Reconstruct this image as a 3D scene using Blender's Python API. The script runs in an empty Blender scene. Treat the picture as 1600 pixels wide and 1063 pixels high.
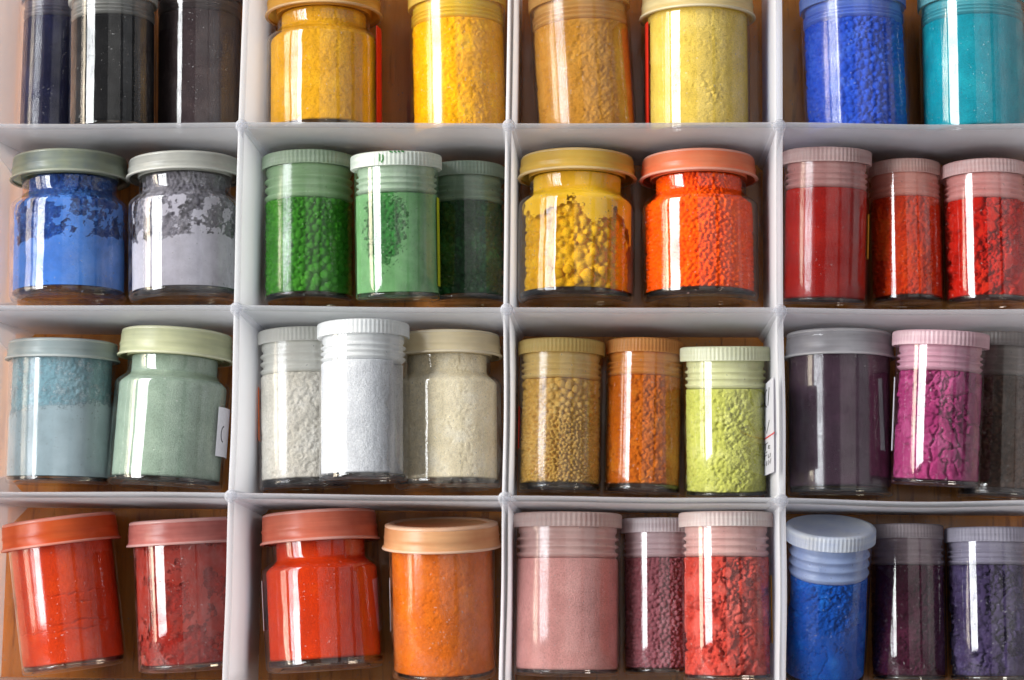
import bpy, math, random
import numpy as np
from mathutils import Matrix, Vector

# ------------------------------------------------------------------ scene, camera, light
scene = bpy.context.scene
COL = scene.collection
scene.render.engine = 'CYCLES'
scene.cycles.use_denoising = True
scene.cycles.max_bounces = 5
scene.cycles.use_adaptive_sampling = True
scene.cycles.adaptive_threshold = 0.03
scene.cycles.diffuse_bounces = 3
scene.cycles.glossy_bounces = 2
scene.cycles.transmission_bounces = 4
scene.cycles.transparent_max_bounces = 12
scene.cycles.caustics_reflective = False
scene.cycles.caustics_refractive = False
scene.cycles.sample_clamp_indirect = 4.0
scene.view_settings.view_transform = 'Standard'
scene.view_settings.look = 'None'
scene.view_settings.exposure = 0.2
scene.view_settings.gamma = 1.0
scene.render.resolution_x = 1024
scene.render.resolution_y = 680

MM = 0.001
cam_data = bpy.data.cameras.new('camera')
cam = bpy.data.objects.new('camera', cam_data)
COL.objects.link(cam)
cam_rot = Matrix(((0.99888425, -0.00457213, 0.04700371),
                  (0.01090516, 0.99073413, -0.13537714),
                  (-0.04594922, 0.13573867, 0.98967858)))
cam.matrix_world = Matrix.Translation((0.030507, -0.092167, 0.656080)) @ cam_rot.to_4x4()
cam_data.sensor_width = 36.0
cam_data.lens = 73.67
cam_data.clip_start = 0.02
cam_data.clip_end = 20.0
cam_data.dof.use_dof = True
cam_data.dof.focus_distance = 0.632
cam_data.dof.aperture_fstop = 16.0
scene.camera = cam

world = bpy.data.worlds.new('World')
scene.world = world
world.use_nodes = True
world.node_tree.nodes['Background'].inputs[0].default_value = (0.94, 0.96, 1.0, 1)
world.node_tree.nodes['Background'].inputs[1].default_value = 0.10


def area_light(name, loc, target, sx, sy, radiance, color):
    d = bpy.data.lights.new(name, 'AREA')
    d.shape = 'RECTANGLE'
    d.size, d.size_y = sx, sy
    d.energy = radiance * math.pi * sx * sy
    d.color = color
    o = bpy.data.objects.new(name, d)
    COL.objects.link(o)
    z = (Vector(loc) - Vector(target)).normalized()
    y = Vector((0, 1, 0)); y = (y - z * y.dot(z)).normalized()
    x = y.cross(z)
    m = Matrix((x, y, z)).transposed().to_4x4()
    m.translation = loc
    o.matrix_world = m
    return o


# window to the left of the tray (a warm and a cool casement) and pale ceiling panels over its right side
area_light('window_light_warm', (-1.46, 0.30, 0.50), (0, 0.02, 0.02), 0.34, 1.55, 12.5, (1.0, 0.86, 0.66))
area_light('window_light_cool', (-1.20, 0.30, 1.02), (0, 0.02, 0.02), 0.60, 1.55, 16.0, (0.96, 0.985, 1.0))
area_light('ceiling_light', (0.62, 0.30, 2.3), (0.62, 0.30, 0), 1.45, 2.4, 0.54, (1.0, 0.98, 0.95))
area_light('ceiling_light_far', (1.95, 0.30, 1.65), (0.1, 0.15, 0), 1.15, 2.2, 0.40, (0.95, 0.97, 1.0))


# ------------------------------------------------------------------ small helpers
def lin(h):
    h = h.lstrip('#')
    out = []
    for i in (0, 2, 4):
        c = int(h[i:i + 2], 16) / 255
        out.append(c / 12.92 if c <= 0.04045 else ((c + 0.055) / 1.055) ** 2.4)
    return tuple(out)


def mix(a, b, t):
    return tuple(a[i] * (1 - t) + b[i] * t for i in range(3))


def mul(a, k):
    return tuple(min(1.0, c * k) for c in a)


def rgba(c):
    return (c[0], c[1], c[2], 1)


def tag(o, label=None, cat=None, group=None, kind=None):
    if label: o['label'] = label
    if cat: o['category'] = cat
    if group: o['group'] = group
    if kind: o['kind'] = kind
    return o


def mesh_obj(name, verts, faces, mat, parent=None, smooth=True):
    me = bpy.data.meshes.new(name)
    me.from_pydata([tuple(v) for v in verts], [], faces)
    if smooth:
        me.polygons.foreach_set('use_smooth', [True] * len(me.polygons))
    me.materials.append(mat)
    me.update()
    o = bpy.data.objects.new(name, me)
    COL.objects.link(o)
    if parent is not None:
        o.parent = parent
    return o


def empty(name, mat4):
    o = bpy.data.objects.new(name, None)
    COL.objects.link(o)
    o.empty_display_size = 0.005
    o.matrix_world = mat4
    return o


def lathe(name, prof, n, mat, parent, rib=None):
    """prof: list of (r_mm, z_mm) from base upward; r = 0 closes an end. rib(i, k) scales the radius."""
    verts, faces, rings = [], [], []
    for k, (r, z) in enumerate(prof):
        if r <= 1e-6:
            verts.append((0, 0, z * MM)); rings.append([len(verts) - 1])
        else:
            ring = []
            for i in range(n):
                a = 2 * math.pi * i / n
                rr = r * (rib(i, k) if rib else 1.0)
                verts.append((rr * MM * math.cos(a), rr * MM * math.sin(a), z * MM))
                ring.append(len(verts) - 1)
            rings.append(ring)
    for a, b in zip(rings, rings[1:]):
        for i in range(n):
            j = (i + 1) % n
            if len(a) == 1 and len(b) > 1:
                faces.append((a[0], b[j], b[i]))
            elif len(b) == 1 and len(a) > 1:
                faces.append((a[i], a[j], b[0]))
            elif len(a) > 1:
                faces.append((a[i], a[j], b[j], b[i]))
    return mesh_obj(name, verts, faces, mat, parent)


# ------------------------------------------------------------------ node materials
class NT:
    def __init__(self, name):
        self.m = bpy.data.materials.new(name)
        self.m.use_nodes = True
        self.t = self.m.node_tree
        self.t.nodes.clear()
        self.out = self.t.nodes.new('ShaderNodeOutputMaterial')

    def n(self, typ, **kw):
        nd = self.t.nodes.new('ShaderNode' + typ)
        for k, v in kw.items():
            if k[0] == 'i' and k[1:].isdigit():
                s = nd.inputs[int(k[1:])]
            elif k in nd.inputs.keys():
                s = nd.inputs[k]
            elif k.replace('_', ' ') in nd.inputs.keys():
                s = nd.inputs[k.replace('_', ' ')]
            else:
                setattr(nd, k, v); continue
            if isinstance(v, bpy.types.NodeSocket):
                self.t.links.new(v, s)
            else:
                s.default_value = v
        return nd

    def ramp(self, fac, stops, interp='LINEAR'):
        r = self.t.nodes.new('ShaderNodeValToRGB')
        r.color_ramp.interpolation = interp
        el = r.color_ramp.elements
        while len(el) < len(stops): el.new(0.5)
        for e, (p, c) in zip(el, stops):
            e.position = p
            e.color = c if len(c) == 4 else rgba(c)
        self.t.links.new(fac, r.inputs[0])
        return r.outputs[0]

    def math(self, op, a, b=0.0, clamp=False):
        m = self.n('Math', operation=op, i0=a, i1=b)
        m.use_clamp = clamp
        return m.outputs[0]

    def coord(self, scale=(1, 1, 1), loc=(0, 0, 0)):
        tc = self.n('TexCoord')
        return self.n('Mapping', Vector=tc.outputs['Object'], Scale=scale, Location=loc).outputs[0]

    def noise(self, vec, scale, detail=4, rough=0.6, dist=0.0):
        return self.n('TexNoise', Vector=vec, Scale=scale, Detail=detail, Roughness=rough, Distortion=dist).outputs[0]

    def done(self, shader):
        self.t.links.new(shader, self.out.inputs[0])
        return self.m


def powder_mat(name, col, col2, seed, grain=2600.0, bump=0.5, spread=0.55):
    t = NT(name)
    v = t.coord(loc=(seed * 0.37, seed * 0.11, seed * 0.73))
    n1 = t.noise(v, 140.0, 5, 0.6)
    n2 = t.noise(v, grain, 3, 0.65)
    c = t.ramp(n1, [(0.5 - spread * 0.5, mul(col, 0.80)), (0.5, col), (0.5 + spread * 0.5, col2)])
    g = t.ramp(n2, [(0.28, (0.68,) * 3), (0.52, (1, 1, 1)), (0.8, (1.18,) * 3)])
    cc = t.n('MixRGB', blend_type='MULTIPLY', i0=1.0, i1=c, i2=g).outputs[0]
    vs = t.n('Mapping', Vector=v, Scale=(1.0, 1.0, 0.16)).outputs[0]
    n4 = t.noise(vs, 420.0, 2, 0.6)
    g2 = t.ramp(n4, [(0.30, (0.86,) * 3), (0.55, (1, 1, 1)), (0.75, (1.10,) * 3)])
    cc = t.n('MixRGB', blend_type='MULTIPLY', i0=0.4, i1=cc, i2=g2).outputs[0]
    b = t.n('Bump', Strength=bump, Distance=0.0005, Height=n2)
    p = t.n('BsdfPrincipled', Base_Color=cc, Roughness=0.95, Specular_IOR_Level=0.12, Normal=b.outputs[0])
    return t.done(p.outputs[0])


def clear_mat(name, tint, seed, wobble=0.0, film=(0.8, 0.8, 0.8), film_amt=0.0, film_scale=180.0,
              film_lo=0.5, film_hi=0.62, rough=0.02, ior=1.5, gain=1.6, speck=0.35):
    """thin clear wall: fresnel reflection over straight transmission, with powder dust clinging to it"""
    t = NT(name)
    v = t.coord(loc=(seed * 0.21, seed * 0.57, seed * 0.13))
    geo = t.n('NewGeometry')
    smear = t.noise(v, 75.0, 3, 0.65)
    rg = t.n('MapRange', Value=smear, i1=0.35, i2=0.75, i3=rough, i4=rough + 0.03).outputs[0]
    if wobble > 0:
        h = t.noise(v, 55.0, 2, 0.5)
        nrm = t.n('Bump', Strength=wobble, Distance=0.004, Height=h).outputs[0]
        fr = t.n('Fresnel', IOR=ior, Normal=nrm).outputs[0]
        gl = t.n('BsdfGlossy', Color=(1, 1, 1, 1), Roughness=rg, Normal=nrm)
    else:
        fr = t.n('Fresnel', IOR=ior).outputs[0]
        gl = t.n('BsdfGlossy', Color=(1, 1, 1, 1), Roughness=rg)
    front = t.math('SUBTRACT', 1.0, geo.outputs['Backfacing'])
    smudge = t.n('MapRange', Value=smear, i1=0.30, i2=0.62, i3=0.45, i4=1.05).outputs[0]
    f = t.math('MULTIPLY', t.math('MULTIPLY', t.math('MULTIPLY', fr, gain), smudge), front, True)
    tr = t.n('BsdfTransparent', Color=rgba(tint))
    s = t.n('MixShader', i0=f, i1=tr.outputs[0], i2=gl.outputs[0]).outputs[0]
    if film_amt > 0:
        nf = t.noise(v, film_scale, 4, 0.7)
        m = t.n('MapRange', Value=nf, i1=film_lo, i2=film_hi, i3=0.0, i4=film_amt).outputs[0]
        d = t.n('BsdfDiffuse', Color=rgba(film), Roughness=1.0)
        s = t.n('MixShader', i0=m, i1=s, i2=d.outputs[0]).outputs[0]
    # scuffs and dust specks
    sp = t.noise(v, 1500.0, 0, 0.5)
    sm = t.n('MapRange', Value=sp, i1=0.765, i2=0.83, i3=0.0, i4=speck).outputs[0]
    d2 = t.n('BsdfDiffuse', Color=rgba(mix((0.75, 0.74, 0.72), film, 0.5)))
    s = t.n('MixShader', i0=sm, i1=s, i2=d2.outputs[0]).outputs[0]
    return t.done(s)


def plastic_mat(name, col, seed, stain=None, stain_amt=0.5, trans=0.3, clear=0.08, rough=0.38, stain_scale=90.0, sheet=0.0, bands=0.0):
    """milky polyethylene: diffuse + translucent + a little straight transmission, soft gloss"""
    t = NT(name)
    v = t.coord(loc=(seed * 0.31, seed * 0.17, seed * 0.43))
    n1 = t.noise(v, stain_scale, 3, 0.65)
    st = stain or mul(col, 0.85)
    c = t.ramp(n1, [(0.38, col), (0.72, mix(col, st, stain_amt))])
    if bands > 0:      # faint turning rings round the lid
        vz = t.n('Mapping', Vector=v, Scale=(0.06, 0.06, 1.0)).outputs[0]
        n3 = t.noise(vz, 620.0, 2, 0.6)
        g = t.ramp(n3, [(0.30, mix((1, 1, 1), st, bands)), (0.58, (1, 1, 1)), (0.78, (1.12, 1.12, 1.1))])
        cc = t.n('MixRGB', blend_type='MULTIPLY', i0=1.0, i1=c, i2=g).outputs[0]
        dirt = t.noise(v, 330.0, 2, 0.6)
        dm = t.n('MapRange', Value=dirt, i1=0.74, i2=0.80, i3=0.0, i4=0.7).outputs[0]
        cc = t.n('MixRGB', i0=dm, i1=cc, i2=rgba(mul(st, 0.55))).outputs[0]
    else:
        n3 = t.noise(v, 500.0, 1, 0.6)
        cc = c
    b = t.n('Bump', Strength=0.10, Distance=0.0003, Height=n3)
    p = t.n('BsdfPrincipled', Base_Color=cc, Roughness=rough, Specular_IOR_Level=0.5, Normal=b.outputs[0])
    tl = t.n('BsdfTranslucent', Color=cc)
    s = t.n('MixShader', i0=trans, i1=p.outputs[0], i2=tl.outputs[0]).outputs[0]
    if clear > 0:
        tr = t.n('BsdfTransparent', Color=rgba(mix(col, (1, 1, 1), 0.6)))
        if sheet > 0:   # a milky sheet: what passes straight through falls off with the slanted path inside it
            geo = t.n('NewGeometry')
            d = t.n('VectorMath', operation='DOT_PRODUCT', i0=geo.outputs['True Normal'], i1=geo.outputs['Incoming']).outputs['Value']
            cs = t.math('MAXIMUM', t.math('ABSOLUTE', d), 0.02)
            clear = t.math('EXPONENT', t.math('DIVIDE', -sheet, cs))
        s = t.n('MixShader', i0=clear, i1=s, i2=tr.outputs[0]).outputs[0]
    return t.done(s)


def flat_mat(name, col, rough=0.6, spec=0.3):
    t = NT(name)
    v = t.coord()
    n = t.noise(v, 900.0, 3)
    c = t.ramp(n, [(0.3, mul(col, 0.9)), (0.6, col)])
    return t.done(t.n('BsdfPrincipled', Base_Color=c, Roughness=rough, Specular_IOR_Level=spec).outputs[0])


def glass_base_mat(name, col):
    t = NT(name)
    g = t.n('BsdfGlossy', Color=(1, 1, 1, 1), Roughness=0.05)
    tr = t.n('BsdfTransparent', Color=rgba(mul(col, 0.85)))
    f = t.math('MULTIPLY', t.n('Fresnel', IOR=1.5).outputs[0], 1.2, True)
    return t.done(t.n('MixShader', i0=f, i1=tr.outputs[0], i2=g.outputs[0]).outputs[0])


def wood_mat():
    t = NT('oiled_wood')
    v = t.coord(scale=(1, 0.09, 1))
    n1 = t.noise(v, 60.0, 6, 0.6, 0.6)
    n2 = t.noise(v, 420.0, 4, 0.6)
    c = t.ramp(n1, [(0.25, lin('aa5a14')), (0.48, lin('dc8830')), (0.75, lin('f0a84c'))])
    g = t.ramp(n2, [(0.32, (0.45, 0.34, 0.25)), (0.46, (1, 1, 1))])
    cc = t.n('MixRGB', blend_type='MULTIPLY', i0=0.9, i1=c, i2=g).outputs[0]
    b = t.n('Bump', Strength=0.25, Distance=0.0006, Height=n2)
    return t.done(t.n('BsdfPrincipled', Base_Color=cc, Roughness=0.45, Specular_IOR_Level=0.4, Normal=b.outputs[0]).outputs[0])


# ------------------------------------------------------------------ the setting: table and tray
def box(name, x0, x1, y0, y1, z0, z1, mat, parent=None):
    v = [(x * MM, y * MM, z * MM) for z in (z0, z1) for y in (y0, y1) for x in (x0, x1)]
    f = [(0, 2, 3, 1), (4, 5, 7, 6), (0, 1, 5, 4), (2, 6, 7, 3), (0, 4, 6, 2), (1, 3, 7, 5)]
    return mesh_obj(name, v, f, mat, parent, False)


tag(box('table_top', -420, 420, -340, 340, -30, -2.2, wood_mat()), 'oiled brown wooden table under the tray', 'table', kind='structure')

CW, CH, DEPTH = 80.0, 55.38, 48.84
XL, XR, YB, YT = -161.5, 166.0, -111.5, 111.5
tray = empty('divided_tray', Matrix.Translation((0, 0, -0.0015)))
tag(tray, 'frosted white plastic tray divided into sixteen compartments', 'tray')
tray_mat = plastic_mat('frosted_tray_plastic', (0.80, 0.81, 0.85), 3, stain=(0.73, 0.73, 0.77), stain_amt=0.3, trans=0.42, clear=0.22, rough=0.42, stain_scale=30.0, sheet=0.22)
floor_mat = clear_mat('tray_floor_plastic', (0.95, 0.94, 0.93), 5, rough=0.12, film=(0.55, 0.52, 0.50), film_amt=0.04, film_scale=45.0, film_lo=0.35, film_hi=0.8, gain=1.0)
wall_mat = plastic_mat('frosted_wall_plastic', (0.80, 0.81, 0.85), 4, stain=(0.73, 0.73, 0.77), stain_amt=0.3, trans=0.22, clear=0.2, rough=0.42, stain_scale=30.0, sheet=0.36)
box('tray_floor', XL, XR, YB, YT, 0.0, 1.4, floor_mat, tray)
ZF = 1.5


def divider(name, axis, pos, lo, hi, half_top, half_bot, bow, dz=0.0, seed=0, n=48):
    """a thin drafted wall with a rounded rim that bows a little between the posts"""
    prof = [(-half_bot, ZF), (-half_top, DEPTH + ZF - 0.9 + dz), (-half_top * 0.8, DEPTH + ZF - 0.3 + dz), (-half_top * 0.35, DEPTH + ZF + dz),
            (half_top * 0.35, DEPTH + ZF + dz), (half_top * 0.8, DEPTH + ZF - 0.3 + dz), (half_top, DEPTH + ZF - 0.9 + dz), (half_bot, ZF)]
    rnd = random.Random(seed)
    ph = [rnd.uniform(0, 6.28) for _ in range(3)]
    verts, faces = [], []
    for k in range(n + 1):
        s = lo + (hi - lo) * k / n
        cell = CW if axis == 'x' else CH
        w = bow * math.sin(math.pi * s / cell) ** 2 * (0.6 + 0.7 * math.sin(s / cell * 1.3 + ph[0])) + 0.18 * math.sin(s * 0.045 + ph[1])
        h = 0.12 * math.sin(s * 0.11 + ph[2])
        for (u, z) in prof:
            f = z / DEPTH
            p = (s, pos + u + w * f, z + (h if z > 5 else 0)) if axis == 'x' else (pos + u + w * f, s, z + (h if z > 5 else 0))
            verts.append((p[0] * MM, p[1] * MM, p[2] * MM))
    m = len(prof)
    for k in range(n):
        for i in range(m):
            j = (i + 1) % m
            faces.append((k * m + i, k * m + j, (k + 1) * m + j, (k + 1) * m + i))
    faces.append(tuple(range(m)))
    faces.append(tuple(n * m + i for i in reversed(range(m))))
    return mesh_obj(name, verts, faces, tray_mat, tray)


for q, y in enumerate((CH, 0.0, -CH)):
    divider('cross_divider', 'x', y, XL + 1.1, XR - 1.1, 0.85, 1.25, (-0.35, -0.2, -0.55)[q], 0.0, q)
for q, x in enumerate((-CW, 0.0, CW)):
    divider('long_divider', 'y', x, YB + 1.1, YT - 1.1, 0.95, 1.45, 0.25, -0.25, 10 + q)
for q, (ax, pos, lo, hi) in enumerate((('x', YB, XL - 1, XR + 1), ('x', YT, XL - 1, XR + 1), ('y', XL, YB + 1.0, YT - 1.0), ('y', XR, YB + 1.0, YT - 1.0))):
    divider('side_wall', ax, pos, lo, hi, 1.0, 1.9, 0.2, 0.3 + 0.1 * q, 20 + q).data.materials[0] = wall_mat
for y in (CH, 0.0, -CH):
    for x in (-CW, 0.0, CW):
        p = lathe('corner_post', [(0, ZF), (3.4, ZF), (1.95, DEPTH + 0.7), (1.85, DEPTH + 1.25), (1.45, DEPTH + 1.6), (0.8, DEPTH + 1.72), (0, DEPTH + 1.66)], 20, tray_mat, tray)
        p.location = (x * MM, y * MM, 0)
# moulded fillets where the cross dividers run into the side wall
for y in (CH, 0.0, -CH):
    for s in (1, -1):
        v = [(XL + 1.2, y + s * 0.8, DEPTH - 2), (XL + 9, y + s * 0.9, 3.0), (XL + 1.5, y + s * 9.0, 3.0), (XL + 1.2, y + s * 0.8, 2.0)]
        mesh_obj('corner_fillet', [(a * MM, b * MM, c * MM) for a, b, c in v], [(0, 1, 2), (0, 3, 1), (0, 2, 3), (1, 3, 2)], tray_mat, tray, False)

# ------------------------------------------------------------------ powder relief (numpy)
def rng(seed):
    return np.random.RandomState(seed)


def vnoise(x, y, seed, octaves=4, gain=0.55):
    out = np.zeros_like(x); amp = 1.0; tot = 0.0; f = 1.0
    for o in range(octaves):
        tab = rng(seed * 31 + o).rand(64, 64)
        xs = x * f + 13.7 * o + 100; ys = y * f + 7.3 * o + 100
        xi = np.floor(xs).astype(int); yi = np.floor(ys).astype(int)
        fx = xs - xi; fy = ys - yi
        fx = fx * fx * (3 - 2 * fx); fy = fy * fy * (3 - 2 * fy)
        a = tab[xi % 64, yi % 64]; b = tab[(xi + 1) % 64, yi % 64]
        c = tab[xi % 64, (yi + 1) % 64]; d = tab[(xi + 1) % 64, (yi + 1) % 64]
        out += amp * ((a * (1 - fx) + b * fx) * (1 - fy) + (c * (1 - fx) + d * fx) * fy)
        tot += amp; amp *= gain; f *= 2.03
    return out / tot


def scatter(w, h, rmin, rmax, seed, power=2.0, fill=1.35, sizef=None):
    """grains packed side by side in [-w, w] x [0, h], the larger ones first"""
    r_ = rng(seed)
    n = min(int(fill * 2 * w * h / (math.pi * (rmin + (rmax - rmin) / (power + 1)) ** 2)), 2600)
    rad = np.sort(rmin + (rmax - rmin) * r_.rand(n) ** power)[::-1]
    P = np.zeros((n, 3)); m = 0
    for r0 in rad:
        for _ in range(7):
            x, y = r_.uniform(-w, w), r_.uniform(0, h)
            r = r0 * (sizef(x, y) if sizef else 1.0)
            q = P[:m]
            if m == 0 or not ((q[:, 0] - x) ** 2 + (q[:, 1] - y) ** 2 < (0.84 * (q[:, 2] + r)) ** 2).any():
                P[m] = (x, y, r); m += 1
                break
    return P[:m]


def balls(U, Z, pts, flat=0.12, deep=1.6, uneven=0.30):
    """depth below the wall of roundish grains, most of them touching it, with finer crumbs in the gaps"""
    wx = uneven * (vnoise(U * 0.8, Z * 0.8, 71, 3) - 0.5) * 2
    wz = uneven * (vnoise(U * 0.8, Z * 0.8, 72, 3) - 0.5) * 2
    Uw, Zw = U + wx, Z + wz
    fineg = vnoise(U * 1.9, Z * 1.9, 73, 3, 0.7)
    D = deep * (0.55 + 0.7 * fineg)
    off = rng(77).rand(len(pts)) ** 3 * 0.55
    for (x, y, r), o in zip(pts, off):
        sel = (np.abs(Uw - x) < r) & (np.abs(Zw - y) < r)
        if not sel.any():
            continue
        d2 = (Uw[sel] - x) ** 2 + (Zw[sel] - y) ** 2
        dep = np.where(d2 < r * r, o + r - np.sqrt(np.maximum(r * r - d2, 0)), 9.0)
        D[sel] = np.minimum(D[sel], dep)
    return np.maximum(D - flat, 0) + 0.22 * np.maximum(fineg - 0.4, 0)


def cracks(U, Z, n, w, h, seed, width=0.35, deep=1.0, warp=1.2):
    """clods pressed on the wall with gaps between them"""
    r_ = rng(seed)
    px = r_.uniform(-w, w, n); py = r_.uniform(0, h, n)
    Uw = U + warp * (vnoise(U * 0.45, Z * 0.45, seed + 1) - 0.5) * 2
    Zw = Z + warp * (vnoise(U * 0.45, Z * 0.45, seed + 2) - 0.5) * 2
    f1 = np.full(U.shape, 1e9); f2 = f1.copy(); idx = np.zeros(U.shape, int)
    wt = 0.55 + 1.3 * r_.rand(n) ** 2
    for k in range(n):
        d = np.hypot(Uw - px[k], Zw - py[k]) / wt[k]
        c = d < f1
        f2 = np.where(c, f1, np.minimum(f2, d)); idx = np.where(c, k, idx); f1 = np.where(c, d, f1)
    width = width * (0.35 + 1.3 * vnoise(U * 0.3, Z * 0.3, seed + 3, 3))
    g = np.clip(1 - (f2 - f1) / width, 0, 1) * smooth(0.30, 0.52, vnoise(U * 0.22, Z * 0.22, seed + 6, 3))
    cell = r_.rand(n)[idx]
    return deep * g ** 1.5, cell


def smooth(a, b, x):
    t = np.clip((x - a) / (b - a), 0, 1)
    return t * t * (3 - 2 * t)


def relief(style, U, Z, H, W, seed):
    """depth in mm below the wall; U is the arc to the right of the front line, Z the height over the powder's foot"""
    base = 0.10 * (vnoise(U * 0.9, Z * 0.9, seed, 4) - 0.3)
    base = np.maximum(base, 0)
    rough = vnoise(U * 1.1, Z * 1.1, seed + 5, 5, 0.65)
    big = vnoise(U * 0.16, Z * 0.16, seed + 9, 5, 0.6)
    v = Z / H
    if style == 'fine':
        return base
    if style == 'settled':            # faint lumps and a hairline or two
        g, _ = cracks(U, Z, 8, W, H, seed, 0.10, 0.35, 4.0)
        m = smooth(0.50, 0.62, vnoise(U * 0.12, Z * 0.12, seed + 3))
        return base + g * m + 0.25 * smooth(0.5, 0.8, rough)
    if style in ('crumb', 'softcrumb'):    # loose crumbly powder, lumps flush with the wall and hollows between
        c = vnoise(U * 0.62, Z * 0.62, seed + 40, 5, 0.72)
        c2 = vnoise(U * 1.7, Z * 1.7, seed + 41, 3, 0.7)
        p = scatter(W, H, 0.5, 1.3, seed, 3.0, 0.7)
        lump = balls(U, Z, p, 0.05, 3.0)
        k = 1.0 if style == 'crumb' else 0.55
        return np.minimum(k * (2.6 * np.maximum(0.60 - c, 0) + 0.9 * np.maximum(0.56 - c2, 0)), lump + 0.05)
    if style == 'grains':             # small round grains, a few larger
        p = scatter(W, H, 0.36, 1.7, seed, 5.0, 2.2)
        return balls(U, Z, p, 0.04, 1.0, 0.45)
    if style == 'grains_low':         # finer on top, coarser towards the foot and the right
        p = scatter(W, H, 0.40, 1.5, seed, 3.5, 2.2, lambda x, y: 0.80 + 0.7 * max(0, min(1, (x / W * 0.6 + 0.7))) * (1.15 - y / H))
        return balls(U, Z, p, 0.04, 1.1, 0.4)
    if style == 'grains_top':         # coarse round grains on top of finer ones
        p = scatter(W, H, 0.50, 0.68, seed, 1.5, 2.2, lambda x, y: 0.9 + 1.5 * max(0.0, (y / H - 0.55)) / 0.45)
        return balls(U, Z, p, 0.04, 1.4)
    if style == 'smallgrains':
        p = scatter(W, H, 0.45, 0.9, seed, 2.5, 2.2)
        return balls(U, Z, p, 0.04, 1.0)
    if style in ('clods', 'bigclods', 'rubble'):    # rounded clods of mixed size, some fallen back, crumbs between
        n1, wd, wp = {'clods': (170, 0.55, 0.5), 'bigclods': (110, 0.6, 0.9), 'rubble': (260, 0.7, 0.8)}[style]
        g, c = cracks(U, Z, n1, W, H, seed, wd, 1.0, wp)
        g2, c2 = cracks(U, Z, 600, W, H, seed + 4, 0.6, 0.8, 0.4)
        up = smooth(0.10, 0.60, v + 0.5 * (big - 0.5)) if style == 'bigclods' else 1.0
        back = (c > (0.40 if style == 'bigclods' else 0.55)) * (0.35 + 0.9 * c2 + 0.9 * g2) * up
        return 1.1 * g + back + 0.7 * np.maximum(rough - 0.45, 0)
    if style == 'cracked':            # pressed cake with wandering cracks, crumbly above
        g, c = cracks(U, Z, 26, W, H, seed, 0.35, 1.0, 2.4)
        m = smooth(0.45, 0.60, v + 0.5 * (big - 0.5))
        return g * 1.0 + m * (0.7 * c + 1.8 * np.maximum(rough - 0.35, 0)) + 0.4 * np.maximum(rough - 0.5, 0)
    if style in ('patchy', 'smeared', 'slump', 'level_soft'):
        return 0.30 + 0.9 * np.maximum(rough - 0.35, 0)
    if style in ('level', 'hollow'):   # loose powder behind a caked film
        p = scatter(W, H, 0.5, 1.4, seed, 2.0, 1.2)
        return 0.7 + 0.5 * balls(U, Z, p, 0.0, 1.2) + 0.9 * np.maximum(rough - 0.35, 0)
    if style == 'hanging':
        p = scatter(W, H, 0.6, 2.3, seed, 2.0, 1.5, lambda x, y: 1.25 - 0.6 * y / H)
        return 0.75 + balls(U, Z, p, 0.15, 1.3)
    if style == 'strata':             # horizontal hairline breaks
        d = np.zeros_like(U)
        for k, zc in enumerate((0.27, 0.33, 0.50, 0.57)):
            zz = H * zc + 1.0 * (vnoise(U * 0.25, U * 0 + k, seed + k, 4) - 0.5) * 2.2
            on = smooth(0.42, 0.55, vnoise(U * 0.10 + 5 * k, U * 0 + 3, seed + 20 + k, 3))
            d += 0.55 * np.clip(1 - np.abs(Z - zz) / 0.22, 0, 1) * on
        return d + base
    if style == 'void':               # pressed powder with an empty strip along one side
        e = W * 0.44 + 1.6 * (vnoise(Z * 0.25, Z * 0 + 2, seed, 4) - 0.5) * 2 + smooth(0.75, 1.0, v) * 1.5
        m = smooth(e, e + 0.35, U)
        return m * 3.2 + base + 0.25 * np.maximum(rough - 0.5, 0)
    return base


def powder(style, R_fn, z0, z1, mat, parent, seed, fine=True):
    """a plug of powder whose front follows relief(); R_fn(z) is the inner radius at height z"""
    nf, nb, nz = (150, 14, 120) if fine else (96, 12, 70)
    th = np.concatenate([np.linspace(-100, 100, nf), np.linspace(100, 260, nb + 2)[1:-1]]) * math.pi / 180
    zs = np.linspace(z0, z1, nz)
    R = np.array([R_fn(z) for z in zs])
    T, Zg = np.meshgrid(th, zs)
    Rg = np.repeat(R[:, None], len(th), 1)
    Rm = max(R)
    U = np.where(T > math.radians(100), 0, T) * Rm
    W = math.radians(100) * Rm
    D = relief(style, U, Zg - z0, z1 - z0, W, seed)
    D = np.where(T > math.radians(100), 0.3, D)
    e = np.minimum(Zg - z0, z1 - Zg)
    D = D + np.where(e < 0.01, 0.4, 0)
    rr = np.maximum(Rg - D, 0.5)
    X = -rr * np.sin(T) * MM; Y = rr * np.cos(T) * MM
    n = len(th)
    verts = np.stack([X.ravel(), Y.ravel(), (Zg * MM).ravel()], 1)
    verts = np.vstack([verts, [[0, 0, z0 * MM], [0, 0, (z1 + 0.2) * MM]]])
    i = np.arange(nz - 1)[:, None] * n; j = np.arange(n)[None, :]; j2 = (j + 1) % n
    q = np.stack([(i + j), (i + n + j), (i + n + j2), (i + j2)], 2).reshape(-1, 4)
    faces = [tuple(map(int, f)) for f in q]
    b, t = len(verts) - 2, len(verts) - 1
    for k in range(n):
        k2 = (k + 1) % n
        faces.append((b, k, k2))
        faces.append((t, (nz - 1) * n + k2, (nz - 1) * n + k))
    return mesh_obj('powder', verts, faces, mat, parent)


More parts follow.
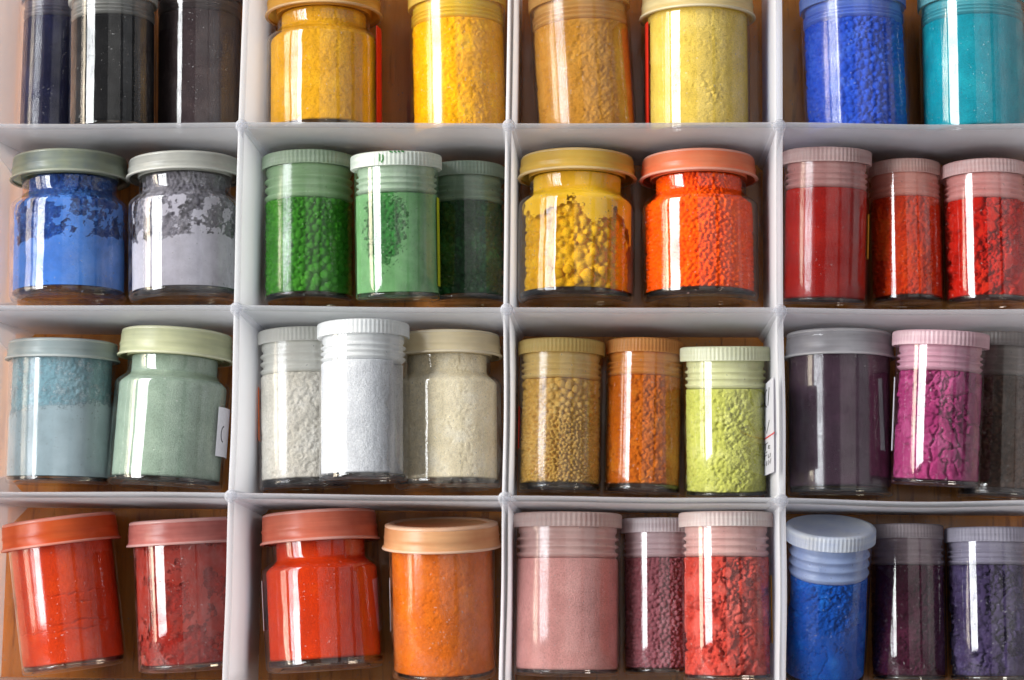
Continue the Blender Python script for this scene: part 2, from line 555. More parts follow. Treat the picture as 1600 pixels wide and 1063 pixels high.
def cake_cover(style, U, Z, H, W, seed):
    """how thickly fine powder still clings to the inside of the wall: 1 caked, 0 bare"""
    big = vnoise(U * 0.16, Z * 0.16, seed + 9, 5, 0.6)
    mid = vnoise(U * 0.30, Z * 0.30, seed + 19, 5, 0.65)
    rough = vnoise(U * 1.1, Z * 1.1, seed + 5, 4, 0.65)
    v = Z / H
    if style == 'slump':
        e = 0.70 + 0.20 * (U / W) + 0.35 * (big - 0.5)
        return smooth(-0.07, 0.07, e - v)
    if style == 'level':
        edge = 0.42 + 0.12 * (big - 0.5) + 0.05 * (rough - 0.5) + 0.05 * (U / W)
        g, _ = cracks(U, Z, 14, W, H, seed, 0.14, 1.0, 3.5)
        on = smooth(0.45, 0.55, vnoise(U * 0.12, Z * 0.12, seed + 31))
        low = smooth(-0.012, 0.015, edge - v) * (1 - smooth(0.3, 0.7, g * on))
        patch = smooth(0.53, 0.59, mid + 0.10 * (rough - 0.5)) * smooth(0.86, 0.72, v)
        haze = 0.42 * smooth(0.40, 0.62, 0.5 * big + 0.5 * rough)
        return np.maximum(np.maximum(low, patch), haze)
    if style == 'level_soft':
        edge = 0.56 + 0.10 * (big - 0.5) + 0.07 * (U / W) + 0.08 * (rough - 0.5)
        return np.maximum(smooth(-0.10, 0.06, edge - v), 0.55 * smooth(0.45, 0.65, 0.5 * mid + 0.5 * rough))
    if style == 'hanging':
        edge = 0.62 + 0.75 * (big - 0.5) - 0.22 * (U / W) + 0.12 * (rough - 0.5)
        return np.maximum(smooth(-0.01, 0.015, v - edge), 0.25 * smooth(0.45, 0.6, rough))
    if style == 'patchy':
        return 1 - 0.8 * smooth(0.60, 0.70, mid) * smooth(0.25, 0.4, v) * smooth(-4.0, 3.0, U)
    if style == 'smeared':
        return smooth(0.42, 0.60, 0.60 * big + 0.25 * mid + 0.15 * rough + 0.14 * (v - 0.5))
    d = np.hypot((U + 3.0) / (W * 0.36), (v - 0.64) / 0.44) + 0.9 * (rough - 0.5) + 0.5 * (mid - 0.5)     # hollow
    return 0.25 + 0.75 * smooth(0.60, 1.15, d)


def film_mat(name, col, seed):
    """dust clinging to the wall, thinning out to single specks where its cover falls"""
    t = NT(name)
    v = t.coord(loc=(seed * 0.37, seed * 0.11, seed * 0.73))
    at = t.n('Attribute', attribute_name='cover').outputs['Fac']
    n1 = t.noise(v, 150.0, 4, 0.6)
    n2 = t.noise(v, 2300.0, 2, 0.7)
    c = t.ramp(n1, [(0.25, mul(col, 0.84)), (0.5, col), (0.75, mix(col, (1, 1, 1), 0.07))])
    a = t.math('ADD', t.math('MULTIPLY', at, 1.9), t.math('MULTIPLY', t.math('SUBTRACT', n2, 0.5), 2.2))
    a = t.math('SUBTRACT', a, 0.42, True)
    d = t.n('BsdfDiffuse', Color=c, Roughness=1.0)
    tr = t.n('BsdfTransparent')
    return t.done(t.n('MixShader', i0=a, i1=tr.outputs[0], i2=d.outputs[0]).outputs[0])


def caked_film(style, R_fn, z0, z1, mat, parent, seed):
    nf, nz = 150, 120
    th = np.radians(np.linspace(-100, 100, nf)); zs = np.linspace(z0, z1, nz)
    Tg, Zg = np.meshgrid(th, zs)
    R = np.array([R_fn(z) for z in zs]); Rm = max(R)
    C = cake_cover(style, Tg * Rm, Zg - z0, z1 - z0, math.radians(100) * Rm, seed)
    C = C * smooth(0.0, 1.0, np.minimum(Zg - z0 + 0.8, (z1 - Zg) * 0.8 + 0.4))
    q = np.repeat(R[:, None], nf, 1) + 0.16
    verts = np.stack([(-q * np.sin(Tg)).ravel(), (q * np.cos(Tg)).ravel(), Zg.ravel()], 1) * MM
    keep = (C[:-1, :-1] + C[1:, 1:]) > 0.02
    ii, jj = np.nonzero(keep)
    o = mesh_obj('caked_film', verts, [(int(k), int(k + nf), int(k + nf + 1), int(k + 1)) for k in ii * nf + jj], mat, parent)
    at = o.data.attributes.new('cover', 'FLOAT', 'POINT')
    at.data.foreach_set('value', C.ravel().astype(np.float32))
    return o


def granule(R, u, z, r, mat, parent, seed, squash=0.75):
    """one large round grain lying against the wall"""
    a = u / R
    rnd = random.Random(seed)
    verts, faces = [], []
    nu, nv = 14, 8
    for k in range(nv + 1):
        p = math.pi * k / nv
        for m in range(nu):
            t = 2 * math.pi * m / nu
            w = r * (1 + 0.07 * math.sin(3 * t + seed) * math.sin(p) + 0.05 * math.cos(2 * p + seed))
            verts.append((w * math.sin(p) * math.cos(t), w * math.sin(p) * math.sin(t), w * math.cos(p) * squash))
    for k in range(nv):
        for m in range(nu):
            faces.append((k * nu + m, (k + 1) * nu + m, (k + 1) * nu + (m + 1) % nu, k * nu + (m + 1) % nu))
    rad = Vector((-math.sin(a), math.cos(a), 0)); up = Vector((0, 0, 1)); tan = up.cross(rad)
    c = rad * (R - r * squash * 0.92 + 0.12) + up * z
    vv = [(c + tan * v[0] + up * v[1] + rad * v[2]) * MM for v in verts]
    return mesh_obj('granule', vv, faces, mat, parent)


def patch(name, R, a0, a1, z0, z1, mat, parent, thick=0.12, n=14):
    """a paper sticker wrapped on the wall from angle a0 to a1 (degrees to the right of the front line)"""
    verts, faces = [], []
    for k in range(n + 1):
        a = math.radians(a0 + (a1 - a0) * k / n)
        for rr in (R, R + thick):
            for z in (z0, z1):
                verts.append((-rr * math.sin(a) * MM, rr * math.cos(a) * MM, z * MM))
    for k in range(n):
        o, p = k * 4, k * 4 + 4
        faces += [(o + 2, p + 2, p + 3, o + 3), (o, o + 1, p + 1, p), (o + 1, o + 3, p + 3, p + 1), (o, p, p + 2, o + 2)]
    faces += [(0, 2, 3, 1), (n * 4, n * 4 + 1, n * 4 + 3, n * 4 + 2)]
    return mesh_obj(name, verts, faces, mat, parent, False)


def stroke(name, R, pts, w, mat, parent):
    """a pen line on a wall of radius R; pts are (arc mm to the right of the front line, z mm)"""
    verts, faces = [], []
    for k, (u, z) in enumerate(pts):
        a = pts[max(k - 1, 0)]; b = pts[min(k + 1, len(pts) - 1)]
        dx, dz = b[0] - a[0], b[1] - a[1]
        l = math.hypot(dx, dz) or 1
        nx, nz = -dz / l * w / 2, dx / l * w / 2
        for s in (1, -1):
            t = (u + s * nx) / R
            verts.append((-R * math.sin(t) * MM, R * math.cos(t) * MM, (z + s * nz) * MM))
    for k in range(len(pts) - 1):
        faces.append((2 * k, 2 * k + 1, 2 * k + 3, 2 * k + 2))
    return mesh_obj(name, verts, faces, mat, parent, False)


# ------------------------------------------------------------------ containers
# id: kind (V ribbed-cap vial, S shouldered jar, C straight pot), foot and lid-top centres in mm, body and lid radius, height of plug / lid edge, height of powder foot
JARS = {
    'a1':('V',(-147.1,57.0,11.1),(-147.2,107.9,11.5),11.06,11.47,41.0,5.9),
    'a2':('V',(-124.2,57.6,26.9),(-125.5,103.0,27.3),13.37,13.77,35.4,1.7),
    'a3':('V',(-99.7,57.0,13.6),(-100.9,107.0,14.0),13.63,14.04,41.5,5.9),
    'b1':('S',(-59.4,57.0,17.9),(-60.5,106.8,18.3),17.94,18.34,40.3,4.7),
    'b2':('V',(-16.7,57.0,15.1),(-18.6,104.9,15.5),15.13,15.53,37.7,4.4),
    'c1':('V',(23.2,57.0,15.6),(19.9,104.5,16.0),15.58,15.98,36.8,4.2),
    'c2':('C',(57.5,57.0,16.2),(57.1,104.7,18.0),16.21,18.01,39.5,3.8),
    'd1':('V',(107.0,57.0,16.1),(105.5,103.9,16.5),16.07,16.47,37.1,3.9),
    'd2':('V',(143.0,57.0,16.3),(142.6,104.4,16.7),16.32,16.72,37.6,3.8),
    'e1':('S',(-138.2,6.2,18.1),(-139.3,51.6,18.4),18.13,18.43,38.1,0.0),
    'e2':('S',(-101.5,6.5,17.6),(-103.0,51.1,18.2),17.59,18.19,38.8,0.1),
    'f1':('V',(-63.4,6.9,14.3),(-64.5,52.9,14.7),14.33,14.73,31.4,-1.2),
    'f2':('V',(-34.3,5.9,26.8),(-35.3,49.9,31.0),12.81,13.98,32.2,0.5),
    'f3':('V',(-14.2,7.2,12.1),(-15.2,50.3,12.5),12.12,12.52,31.0,-0.5),
    'g1':('S',(19.8,6.4,18.0),(19.9,51.9,18.3),18.02,18.32,38.8,0.4),
    'g2':('S',(57.9,6.6,18.0),(57.4,51.8,18.2),17.98,18.17,38.3,-0.4),
    'h1':('V',(95.8,6.1,18.0),(96.6,53.2,22.6),12.96,13.64,35.4,0.2),
    'h2':('V',(122.1,7.5,11.2),(121.6,51.6,11.2),11.23,11.23,32.6,1.4),
    'h3':('V',(146.3,7.1,12.9),(145.9,50.8,13.4),12.85,13.45,32.0,0.2),
    'i1':('C',(-139.6,-50.4,16.2),(-139.4,-6.4,17.5),16.17,17.45,38.2,1.8),
    'i2':('S',(-106.0,-51.5,17.8),(-103.7,-3.2,17.8),17.78,17.78,40.0,2.3),
    'j1':('V',(-63.2,-51.3,14.0),(-65.0,-2.2,14.2),13.97,14.17,35.4,3.5),
    'j2':('V',(-43.0,-49.9,33.3),(-44.0,-2.5,33.4),13.25,13.92,35.6,2.0),
    'j3':('S',(-19.0,-51.1,16.5),(-19.9,-3.5,16.9),16.52,16.92,40.6,2.5),
    'k1':('V',(15.0,-51.6,12.8),(15.4,-4.9,13.4),12.82,13.41,34.7,2.9),
    'k2':('V',(40.3,-51.9,11.9),(41.2,-4.5,12.1),11.93,12.13,36.2,3.0),
    'k3':('V',(66.0,-52.4,13.8),(65.5,-6.9,18.9),12.80,13.88,33.1,1.2),
    'l1':('C',(100.3,-52.1,16.0),(100.4,-2.4,16.8),16.00,16.78,41.9,2.7),
    'l2':('V',(127.2,-49.5,27.1),(129.2,-3.9,30.3),13.08,14.32,34.1,1.5),
    'l3':('V',(148.4,-52.3,12.9),(150.7,-2.5,13.1),12.90,13.09,36.8,2.7),
    'm1':('C',(-132.3,-106.6,15.9),(-138.6,-60.9,18.0),15.87,18.03,37.9,2.6),
    'm2':('C',(-96.9,-106.2,15.6),(-99.8,-60.9,17.6),15.64,17.60,37.9,2.2),
    'n1':('S',(-54.9,-106.0,18.1),(-58.3,-58.4,18.1),18.09,18.09,38.6,3.7),
    'n2':('C',(-19.3,-107.2,15.9),(-20.3,-61.3,23.0),15.87,18.00,39.0,1.8),
    'o1':('V',(17.8,-106.5,16.1),(17.7,-58.0,16.6),16.10,16.58,35.0,1.6),
    'o2':('V',(46.1,-106.1,11.3),(45.6,-59.1,11.7),11.31,11.70,35.2,2.1),
    'o3':('V',(65.6,-107.4,25.7),(65.1,-57.8,26.6),13.23,14.08,36.5,1.8),
    'p1':('V',(95.2,-107.0,12.4),(96.1,-61.5,27.9),12.36,13.41,33.1,2.7),
    'p2':('V',(120.8,-107.5,11.4),(120.7,-60.3,11.4),11.44,11.06,35.0,2.1),
    'p3':('V',(145.2,-107.2,12.6),(144.9,-61.1,12.9),12.55,12.94,35.0,2.1),
}

# id: pigment colour, lighter tone, relief style, lid colour, how much pigment shows in the lid, film of dust on the wall, label
LOOK = {
    'a1': ('1e2042', '30325a', 'fine', '9a97a0', 0.35, 0.10, 'navy black pigment vial tucked half under the black one, top left compartment'),
    'a2': ('0b0b0d', '151518', 'fine', 'b8b8b4', 0.25, 0.05, 'jet black pigment vial with a bright window streak, top left compartment'),
    'a3': ('382c2e', '4a3c3c', 'fine', '6a5f60', 0.55, 0.10, 'dusty brown black pigment vial beside the tray divider, top left compartment'),
    'b1': ('e0a018', 'ecb22c', 'settled', 'd9b060', 0.5, 0.10, 'shouldered glass jar of smeared ochre yellow pigment, top row'),
    'b2': ('f2a800', 'fcc414', 'softcrumb', 'e3d07a', 0.45, 0.0, 'vial of bright crumbly golden yellow pigment, top row'),
    'c1': ('cc8c2e', 'd9a04a', 'softcrumb', 'e0bb78', 0.45, 0.0, 'leaning vial of brownish ochre pigment beside the cream one, top row'),
    'c2': ('d8b850', 'e2c66c', 'settled', 'd6c9a0', 0.3, 0.0, 'straight pot of pale cream yellow pigment with an orange sticker edge, top row'),
    'd1': ('2450c8', '4872dc', 'grains', '9db4dc', 0.55, 0.06, 'vial of bright ultramarine blue granules, top right compartment'),
    'd2': ('0a8496', '1a9aa8', 'fine', '8cc0c8', 0.55, 0.03, 'vial of smooth turquoise pigment at the right edge, top row'),
    'e1': ('143c88', '2456a8', 'level', '9a9f80', 0.15, 0.30, 'shouldered jar of clumped blue pigment with a grey green lid'),
    'e2': ('6a6670', '88848c', 'level', 'b9b9b0', 0.12, 0.25, 'shouldered jar of grey pigment settled halfway, with a pale grey lid'),
    'f1': ('3a861e', '5aa636', 'grains_low', 'd2dccc', 0.12, 0.0, 'vial of leaf green granules that grow coarser towards its base'),
    'f2': ('1c5a22', '3a863a', 'hollow', 'eef0ec', 0.06, 0.22, 'light green smeared vial lying on top of two green vials'),
    'f3': ('163e1c', '2c6a34', 'grains', 'a8b4a8', 0.2, 0.0, 'vial of blackish green granules half under the light green one'),
    'g1': ('e0a414', 'ecbc30', 'hanging', 'e6c868', 0.25, 0.0, 'shouldered jar of lumpy lemon yellow pigment with a yellow lid'),
    'g2': ('fc5200', 'ff6a00', 'smallgrains', 'f0a880', 0.35, 0.0, 'shouldered jar of vivid orange pigment with a peach lid'),
    'h1': ('9c1006', 'ac1c0c', 'fine', 'e6d4d0', 0.10, 0.05, 'vial of smooth deep red pigment with a yellow sticker edge'),
    'h2': ('c43006', 'd84c10', 'crumb', 'd8c2ba', 0.12, 0.0, 'small vial of crumbly orange red pigment between two red vials'),
    'h3': ('b41404', 'c83418', 'clods', 'd8c6c4', 0.12, 0.0, 'vial of cracked scarlet pigment clods at the right edge'),
    'i1': ('7ea4b2', 'a0bac2', 'level_soft', 'aab2b0', 0.12, 0.10, 'straight pot of pale sky blue pigment at the left edge'),
    'i2': ('88998a', '98a898', 'fine', 'c8c8a4', 0.12, 0.08, 'tilted shouldered jar of pale sage green pigment with a white sticker'),
    'j1': ('e0dacc', 'ebe7de', 'softcrumb', 'dcdcd6', 0.05, 0.0, 'vial of off white crumbly pigment with an orange sticker edge'),
    'j2': ('c4c6cc', 'd2d4d8', 'void', 'eceeee', 0.03, 0.06, 'vial of pure white pigment lying on top of two pale ones'),
    'j3': ('f2e2c0', 'faf2e0', 'settled', 'ecdcb4', 0.12, 0.22, 'shouldered jar of stained cream pigment beside the white vial'),
    'k1': ('d8a850', 'e6c074', 'grains_top', 'e2cc84', 0.15, 0.0, 'vial of sandy ochre grains, leftmost of three in its compartment'),
    'k2': ('bc5c08', 'd07a1c', 'crumb', 'd8a060', 0.3, 0.0, 'narrow vial of burnt orange granules between sandy ochre and lime'),
    'k3': ('b8ba5a', 'cccc80', 'crumb', 'eef0dc', 0.15, 0.0, 'vial of lime yellow crumbly pigment with a handwritten white sticker'),
    'l1': ('44303e', '52394a', 'fine', 'b0aeb2', 0.08, 0.04, 'straight pot of dull plum purple pigment with a grey lid'),
    'l2': ('8c2c5e', 'aa5280', 'bigclods', 'e8d0d4', 0.12, 0.0, 'vial of magenta pink pigment lumps lying on top of its neighbours'),
    'l3': ('4a3428', '604636', 'grains', '8c8684', 0.15, 0.05, 'vial of dark brown pigment under the magenta one at the right edge'),
    'm1': ('c83400', 'd64404', 'strata', 'de6a34', 0.4, 0.10, 'leaning straight pot of orange red pigment in the bottom left corner'),
    'm2': ('861a10', '962618', 'smeared', 'c07c74', 0.45, 0.34, 'straight pot of dark crimson pigment with a smeared wall'),
    'n1': ('c43000', 'cc3e02', 'fine', 'd8846a', 0.25, 0.05, 'shouldered jar of red orange pigment with a dusty pink lid'),
    'n2': ('c86010', 'd6741e', 'settled', 'e6b888', 0.25, 0.25, 'straight pot of copper orange pigment with a pale peach lid'),
    'o1': ('d2948e', 'dea49c', 'fine', 'e4d6d0', 0.15, 0.0, 'wide vial of smooth dusty pink pigment, bottom row'),
    'o2': ('8a4c54', 'a87078', 'smallgrains', 'd4ccce', 0.12, 0.0, 'small vial of mauve grains half under the salmon one'),
    'o3': ('b83e32', 'c8645a', 'rubble', 'e8e4e0', 0.06, 0.0, 'vial of salmon red crumbled pigment with a yellow sticker edge, bottom row'),
    'p1': ('0c54b8', '2a7cdc', 'cracked', 'f6f8f8', 0.02, 0.0, 'propped up vial of cobalt blue pigment showing its round white lid'),
    'p2': ('3c1024', '581e38', 'crumb', 'b0a4a8', 0.12, 0.0, 'vial of blackish maroon pigment between blue and violet, bottom row'),
    'p3': ('3c3050', '5a5074', 'rubble', 'b4b0bc', 0.12, 0.0, 'vial of dark greyish violet pigment, bottom right corner'),
}
CAKE = {'e1': '5890e0', 'e2': 'b8b4c0', 'f2': '70a26c', 'g1': 'efc030', 'i1': 'b0c2ca', 'm2': '9a342a'}
SOFT = ('a1', 'b2', 'c1', 'd1', 'f1', 'h1', 'i1', 'j1', 'k1', 'l1', 'm1', 'n2', 'o1', 'p1')
NAMES = {'V': ('pigment_vial', 'vial'), 'S': ('pigment_jar', 'jar'), 'C': ('pigment_pot', 'pot')}
INK = flat_mat('pen_ink', (0.012, 0.012, 0.02), 0.5)
RED_INK = flat_mat('red_ink', lin('b41c24'), 0.5)
GREEN_INK = flat_mat('green_stain', lin('1c6a24'), 0.6)
PAPER = flat_mat('white_paper', lin('dcdce2'), 0.7)
ORANGE_PAPER = flat_mat('orange_paper', lin('e06410'), 0.5)
RED_PAPER = flat_mat('red_paper', lin('d8301c'), 0.5)
YELLOW_PAPER = flat_mat('yellow_paper', lin('e0a02c'), 0.5)
ROOT, BODY = {}, {}

for num, (jid, (kind, B, T, rb, rl, zp, zq)) in enumerate(JARS.items()):
    c1, c2, style, lidc, lidmix, film, label = LOOK[jid]
    seed = 11 + num * 7
    col, col2, lid_col = lin(c1), lin(c2), lin(lidc)
    B, T = Vector(B) * MM, Vector(T) * MM
    zax = (T - B); L = zax.length / MM; zax.normalize()
    yax = Vector((0, 0, 1)); yax = (yax - zax * yax.dot(zax)).normalized()
    xax = yax.cross(zax)
    m = Matrix((xax, yax, zax)).transposed().to_4x4(); m.translation = B
    nm, cat = NAMES[kind]
    root = empty(nm, m)
    tag(root, label, cat, 'pigment containers in the tray')
    ROOT[jid] = root
    pm = powder_mat('pigment', col, col2, seed)
    stain = mix(lid_col, col2, 0.9)
    lid_col = mul(lid_col, min(1.4, 0.86 / max(lid_col)))
    lid_tint = mix(lid_col, col2, lidmix * 0.65)
    lm = plastic_mat('milky_lid', lid_tint, seed, stain=stain, stain_amt=0.22 + lidmix * 0.5, trans=0.45, clear=0.0, rough=0.30, bands=0.22)
    plug_m = plastic_mat('milky_plug', mix(lid_col, mul(col2, 1.25), min(0.75, lidmix + 0.38)), seed + 1, stain=mix(col2, lid_col, 0.3), stain_amt=0.6, trans=0.30, clear=0.08, rough=0.3, bands=0.15)
    film_c = mix(col2, (0.8, 0.8, 0.8), 0.12)
    lip_m = plastic_mat('milky_lip', mix(lid_tint, (0.86, 0.85, 0.82), 0.35), seed + 2, stain=lid_tint, stain_amt=0.5, trans=0.35, rough=0.25, bands=0.1)

    def LIP(lid, rl, zp, L):
        lathe('lip', [(rl * 0.96, zp - 0.05), (rl * 1.004, zp - 0.05), (rl * 1.012, zp + 0.25), (rl * 1.004, zp + 0.6), (rl * 0.97, zp + 0.95)], 80, lip_m, lid)
        lathe('top_ring', [(rl * 0.945, L - 1.0), (rl * 0.955, L - 0.7), (rl * 0.94, L - 0.2), (rl * 0.89, L + 0.12), (rl * 0.80, L + 0.1), (rl * 0.77, L - 0.3)], 80, lip_m, lid)
    if kind == 'V':
        shell = clear_mat('clear_plastic', (0.97, 0.97, 0.965), seed, 0.0, film_c, film + 0.05, 120.0, 0.42, 0.72, gain=1.7, rough=0.12 if jid in SOFT else 0.05)
        zc = L - 4.4
        body = lathe('body', [(0, 0.5), (rb * 0.80, 0.5), (rb * 0.86, 0.0), (rb * 0.94, 0.0), (rb * 0.985, 0.35), (rb, 0.9), (rb, zc * 0.5), (rb, zc + 0.4)], 72, shell, root)
        zf = min(max(zq, 1.9), 3.0)
        lathe('base_slab', [(0, 0.9), (rb * 0.93, 0.9), (rb * 0.955, 1.2), (rb * 0.955, zf - 0.15), (0, zf - 0.15)], 48, glass_base_mat('base_plastic', mix((0.88, 0.85, 0.78), col, 0.15)), body)
        nrib = 68
        lid = lathe('lid', [(rl * 0.985, zc), (rl, zc + 0.15), (rl, zc + 0.3), (rl * 1.0, L - 0.7), (rl * 0.985, L - 0.25), (rl * 0.94, L), (rl * 0.86, L), (rl * 0.83, L - 0.35), (0, L - 0.35)], nrib * 4, lm, root,
                    rib=lambda i, k: 1.0 - (0.014 if (i % 4 in (0, 1) and 2 <= k <= 3) else 0.0))
        # threaded plug below the cap, seen through the wall
        pr = rb * 0.965; prof = [(rb * 0.80, zp), (pr * 0.93, zp), (pr * 0.97, zp + 0.5)]
        z = zp + 0.5; nr = 3; stp = (zc - 1.8 - z) / nr
        for k in range(nr):
            prof += [(pr * 0.985, z + stp * 0.15), (pr, z + stp * 0.28), (pr * 0.985, z + stp * 0.42), (pr * 0.93, z + stp * 0.6), (pr * 0.93, z + stp * 0.95)]
            z += stp
        prof += [(pr * 0.96, z + 0.3), (pr * 0.96, zc + 0.2), (0, zc + 0.2)]
        lathe('plug', [(0, zp + 0.3)] + prof, 64, plug_m, lid)
        Rin = rb * 0.952
        top = zp - 0.12
        Rf = lambda z, Rin=Rin: Rin
    elif kind == 'S':
        shell = clear_mat('jar_glass', (0.97, 0.975, 0.965), seed, 0.09, film_c, film, 110.0, 0.42, 0.70, gain=1.7, rough=0.045)
        rn = rb * 0.815
        zs1 = zp - 8.6; zs2 = zp - 4.6
        prof = [(0, 1.3), (rb * 0.72, 1.3), (rb * 0.80, 0.25), (rb * 0.88, 0.0), (rb * 0.965, 0.5), (rb * 0.995, 1.6), (rb, 2.6), (rb, zs1 - 2)]
        for k in range(9):
            a = k / 8
            prof.append((rb + (rn - rb) * (a * a * (3 - 2 * a)), zs1 + (zs2 - zs1) * (a ** 0.8)))
        prof += [(rn * 0.99, zs2 + 1.0), (rn * 1.0, zp - 1.0), (rn * 1.015, L - 1.6)]
        body = lathe('body', prof, 80, shell, root)
        zf = min(max(zq, 3.0), 4.0)
        lathe('base_slab', [(0, 1.6), (rb * 0.85, 1.6), (rb * 0.95, 2.0), (rb * 0.955, zf - 0.2), (0, zf - 0.2)], 48, glass_base_mat('base_glass', mix((0.88, 0.84, 0.72), col, 0.15)), body)
        h = L - zp
        lid = lathe('lid', [(rl * 0.95, zp), (rl, zp + 0.05), (rl, zp + 0.5), (rl * 0.972, zp + 1.0), (rl * 0.967, zp + h * 0.36), (rl * 0.975, zp + h * 0.40), (rl * 0.975, zp + h * 0.47), (rl * 0.962, zp + h * 0.52),
                            (rl * 0.958, L - 1.3), (rl * 0.94, L - 0.45), (rl * 0.89, L), (rl * 0.80, L), (rl * 0.77, L - 0.5), (0, L - 0.5)], 80, lm, root)
        LIP(lid, rl, zp, L)
        lathe('inner_skirt', [(rn * 1.02, zp + 0.1), (rn * 1.03, L - 1.0), (0, L - 1.0)], 48, lm, lid)
        def Rf(z, rb=rb, rn=rn, zs1=zs1, zs2=zs2):
            t = min(1, max(0, (z - zs1) / (zs2 - zs1)))
            return rb + (rn - rb) * (t * t * (3 - 2 * t)) - 1.35
        top = zp + 0.5
    else:
        shell = clear_mat('pot_plastic', (0.965, 0.965, 0.955), seed, 0.02, film_c, film, 110.0, 0.42, 0.70, gain=1.7, rough=0.11 if jid in SOFT else 0.04)
        body = lathe('body', [(0, 0.8), (rb * 0.78, 0.8), (rb * 0.84, 0.0), (rb * 0.93, 0.0), (rb * 0.98, 0.4), (rb * 0.992, 1.2), (rb, L * 0.5), (rb * 1.004, L - 1.8)], 80, shell, root)
        zf = min(max(zq, 2.2), 3.0)
        lathe('base_slab', [(0, 1.1), (rb * 0.92, 1.1), (rb * 0.95, 1.4), (rb * 0.955, zf - 0.15), (0, zf - 0.15)], 48, glass_base_mat('base_plastic', mix((0.90, 0.84, 0.70), col, 0.15)), body)
        h = L - zp
        lid = lathe('lid', [(rl * 0.94, zp), (rl, zp + 0.05), (rl, zp + 0.55), (rl * 0.975, zp + 1.1), (rl * 0.965, zp + h * 0.40), (rl * 0.975, zp + h * 0.46), (rl * 0.962, zp + h * 0.54),
                            (rl * 0.955, L - 1.4), (rl * 0.935, L - 0.5), (rl * 0.88, L), (rl * 0.80, L), (rl * 0.77, L - 0.5), (0, L - 0.5)], 80, lm, root)
        LIP(lid, rl, zp, L)
        Rin = rb - 0.7
        Rf = lambda z, Rin=Rin: Rin
        top = zp + 0.8
    BODY[jid] = body
    pw = powder(style, Rf, zf, top, pm, root, seed, style not in ('fine',))

    if jid in CAKE:
        fc = lin(CAKE[jid])
        caked_film(style, Rf, zf + 0.1, top - 0.2, film_mat('caked_pigment', fc, seed + 3), pw, seed)

    # large single grains
    G = {'f1': [(4.5, 5.0, 1.9), (7.6, 7.0, 2.2), (4.6, 9.2, 1.7), (8.0, 11.6, 1.4), (0.5, 4.6, 1.2), (1.6, 7.2, 1.0), (8.2, 3.8, 1.4), (1.5, 14.5, 1.1), (2.3, 18.5, 0.9), (-5.0, 6.0, 1.0), (-4.4, 16.5, 0.9)],
         'c2': [(1.2, 15.5, 1.7), (4.0, 14.8, 1.5), (2.8, 12.4, 1.1), (5.0, 12.2, 1.3), (4.2, 13.2, 0.9)],
         'd1': [(1.0, 5.0, 1.2), (4.4, 7.5, 1.3), (3.4, 9.6, 1.0), (-3.4, 8.0, 1.1), (5.2, 13.0, 0.9)],
         'g1': [(-6.0, 7.0, 1.9), (4.0, 6.4, 2.3), (-2.4, 8.2, 1.5), (9.0, 8.2, 1.6), (0.6, 5.0, 1.4), (2.2, 17.5, 1.7), (-8.8, 8.6, 1.2), (6.0, 13.8, 1.4)],
         'o2': [(-2.2, 26.0, 1.1), (0.9, 21.0, 1.0), (3.6, 5.6, 1.2), (-4.6, 28.6, 1.0)],
         'k1': [(0.5, 32.6, 1.3), (2.8, 32.2, 1.4), (5.0, 31.2, 1.3), (-2.4, 32.0, 1.0), (-6.6, 31.6, 1.1)]}
    for k, (u, z, r) in enumerate(G.get(jid, [])):
        granule(Rf(z), u, z, r, pm, pw, seed + k)

# ------------------------------------------------------------------ stickers, writing and small marks
def sticker(jid, a0, a1, z0, z1, mat, label=None):
    r = JARS[jid][3] + 0.06
    o = patch('sticker', r, a0, a1, z0, z1, mat, ROOT[jid])
    if label: o['label'] = label
    return o


sticker('b1', 72, 130, 2.5, 36.0, RED_PAPER)
sticker('c2', -130, -72, 3.0, 38.0, RED_PAPER)
sticker('h1', 72, 130, 14.5, 28.0, YELLOW_PAPER)
sticker('j1', -140, -76, 15.5, 32.0, ORANGE_PAPER)
sticker('k1', -130, -78, 13.5, 26.5, RED_PAPER)
sticker('l2', -99, -90, 10.0, 32.0, PAPER)
sticker('n1', -130, -82, 13.0, 28.0, PAPER)
sticker('n2', -130, -80, 14.0, 30.0, PAPER)
sticker('o3', 78, 130, 11.0, 31.0, YELLOW_PAPER)
sticker('f2', 76, 120, 4.0, 31.0, flat_mat('lime_paper', lin('a8b41c'), 0.6))

s = sticker('i2', 65, 112, 10.5, 25.5, PAPER, 'white paper sticker with a black pen curve')
R = JARS['i2'][3] + 0.22
u0 = math.radians(70) * R
stroke('pen_curve', R, [(u0 + 2.2 - 1.6 * math.sin(t * 0.45), 17.4 - 2.4 * math.cos(t * 0.45)) for t in range(0, 8)], 0.45, INK, s)

# a paper flag half peeled off the lime vial and standing up against the divider
k3_inv = ROOT['k3'].matrix_world.inverted()


def on_flag(u, z, lift=0.0):
    t = u / 5.4
    return k3_inv @ (Vector((76.9 + 1.65 * t - lift * 0.99, -51.8 + z, 14.5 + 25.0 * t + lift * 0.06)) * MM)


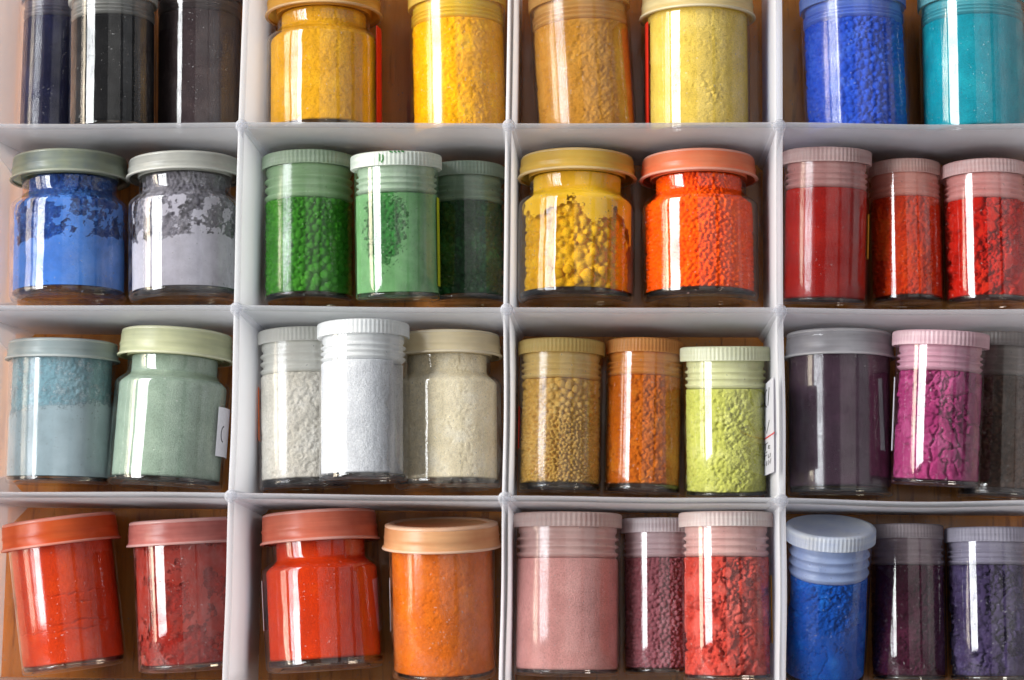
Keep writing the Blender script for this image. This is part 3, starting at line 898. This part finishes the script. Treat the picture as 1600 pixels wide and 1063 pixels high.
s = mesh_obj('sticker', [on_flag(a, b, c) for c in (0.1, 0.0) for a, b in ((0, 5.6), (5.4, 5.3), (5.4, 33.4), (0, 33.0))],
             [(0, 3, 2, 1), (4, 5, 6, 7), (0, 1, 5, 4), (1, 2, 6, 5), (2, 3, 7, 6), (3, 0, 4, 7)], plastic_mat('thin_paper', lin('dcdce2'), 8, trans=0.5, rough=0.8), ROOT['k3'], False)
s['label'] = 'white handwritten paper flag with a red line'
PEN = [([(2.6 - 1.1 * math.sin(t * 0.4), 28.4 - 2.6 * math.cos(t * 0.4)) for t in range(0, 9)], 0.32, INK),
       ([(3.6, 31.2), (3.0, 26.0)], 0.32, INK),
       ([(1.6, 20.2), (2.4, 17.9), (3.6, 21.4)], 0.3, INK),
       ([(-1.0, 16.5), (6.0, 16.7)], 0.45, RED_INK),
       ([(1.3, 14.8), (3.0, 14.9)], 0.28, INK), ([(2.0, 14.8), (1.8, 12.9)], 0.28, INK), ([(3.0, 13.5), (3.9, 13.7), (3.2, 14.0), (3.0, 13.2), (3.9, 12.9)], 0.26, INK),
       ([(1.4, 10.2), (1.3, 12.2), (2.6, 12.3)], 0.28, INK), ([(1.4, 11.3), (2.3, 11.4)], 0.28, INK), ([(3.0, 11.4), (3.1, 10.3), (3.9, 10.4), (4.0, 11.4)], 0.26, INK),
       ([(1.3, 8.8), (1.6, 8.6)], 0.4, INK), ([(2.2, 8.2), (2.4, 9.6)], 0.28, INK), ([(3.0, 8.2), (3.2, 9.6), (3.9, 8.3), (4.2, 9.7)], 0.28, INK)]
for pts, w, mt in PEN:
    vv, ff = [], []
    for k, (u, z) in enumerate(pts):
        a = pts[max(k - 1, 0)]; b = pts[min(k + 1, len(pts) - 1)]
        dx, dz = b[0] - a[0], b[1] - a[1]
        l = math.hypot(dx, dz) or 1
        for q in (1, -1):
            vv.append(on_flag(u - q * dz / l * w / 2, z + q * dx / l * w / 2, 0.16))
    for k in range(len(pts) - 1):
        ff.append((2 * k, 2 * k + 1, 2 * k + 3, 2 * k + 2))
    mesh_obj('pen_stroke', vv, ff, mt, s, False)

# green crumbs and pen ticks on the lid of the light green vial
R = JARS['f2'][4] * 1.006
Lf = (Vector(JARS['f2'][2]) - Vector(JARS['f2'][1])).length
lid_f2 = [c for c in ROOT['f2'].children if c.name.startswith('lid')][0]
for pts in ([(-3.6, Lf - 0.9), (-3.7, Lf - 3.2)], [(-3.2, Lf - 3.6), (-2.6, Lf - 2.6), (-2.7, Lf - 1.2)],
            [(-0.6, Lf - 0.3), (0.4, Lf - 0.6)], [(0.8, Lf - 0.25), (1.5, Lf - 0.7)], [(1.9, Lf - 0.25), (2.6, Lf - 0.6)], [(2.9, Lf - 0.2), (3.8, Lf - 0.5)]):
    stroke('green_tick', R, pts, 0.4, GREEN_INK, lid_f2)

# a crumb of dried pigment caught between the caps and the tray wall
crumb = empty('pigment_crumb', Matrix.Translation((0.0330, -0.0037, 0.0)))
tag(crumb, 'small ochre crumb lying behind the caps of the sandy and burnt orange vials', 'crumb')
cm = powder_mat('ochre_crumb', lin('c89a48'), lin('d8b468'), 91)
for k, (x, y, z, r) in enumerate(((0, 0, 1.6, 1.7), (1.5, 0.3, 1.4, 1.4), (0.7, -0.2, 3.2, 1.3), (-0.9, 0.4, 3.0, 1.0))):
    g = granule(20.0, 0, 0, r, cm, crumb, 300 + k, 0.9)
    g.name = 'clump'
    g.location = (x * MM, (y - 18.6) * MM, z * MM)
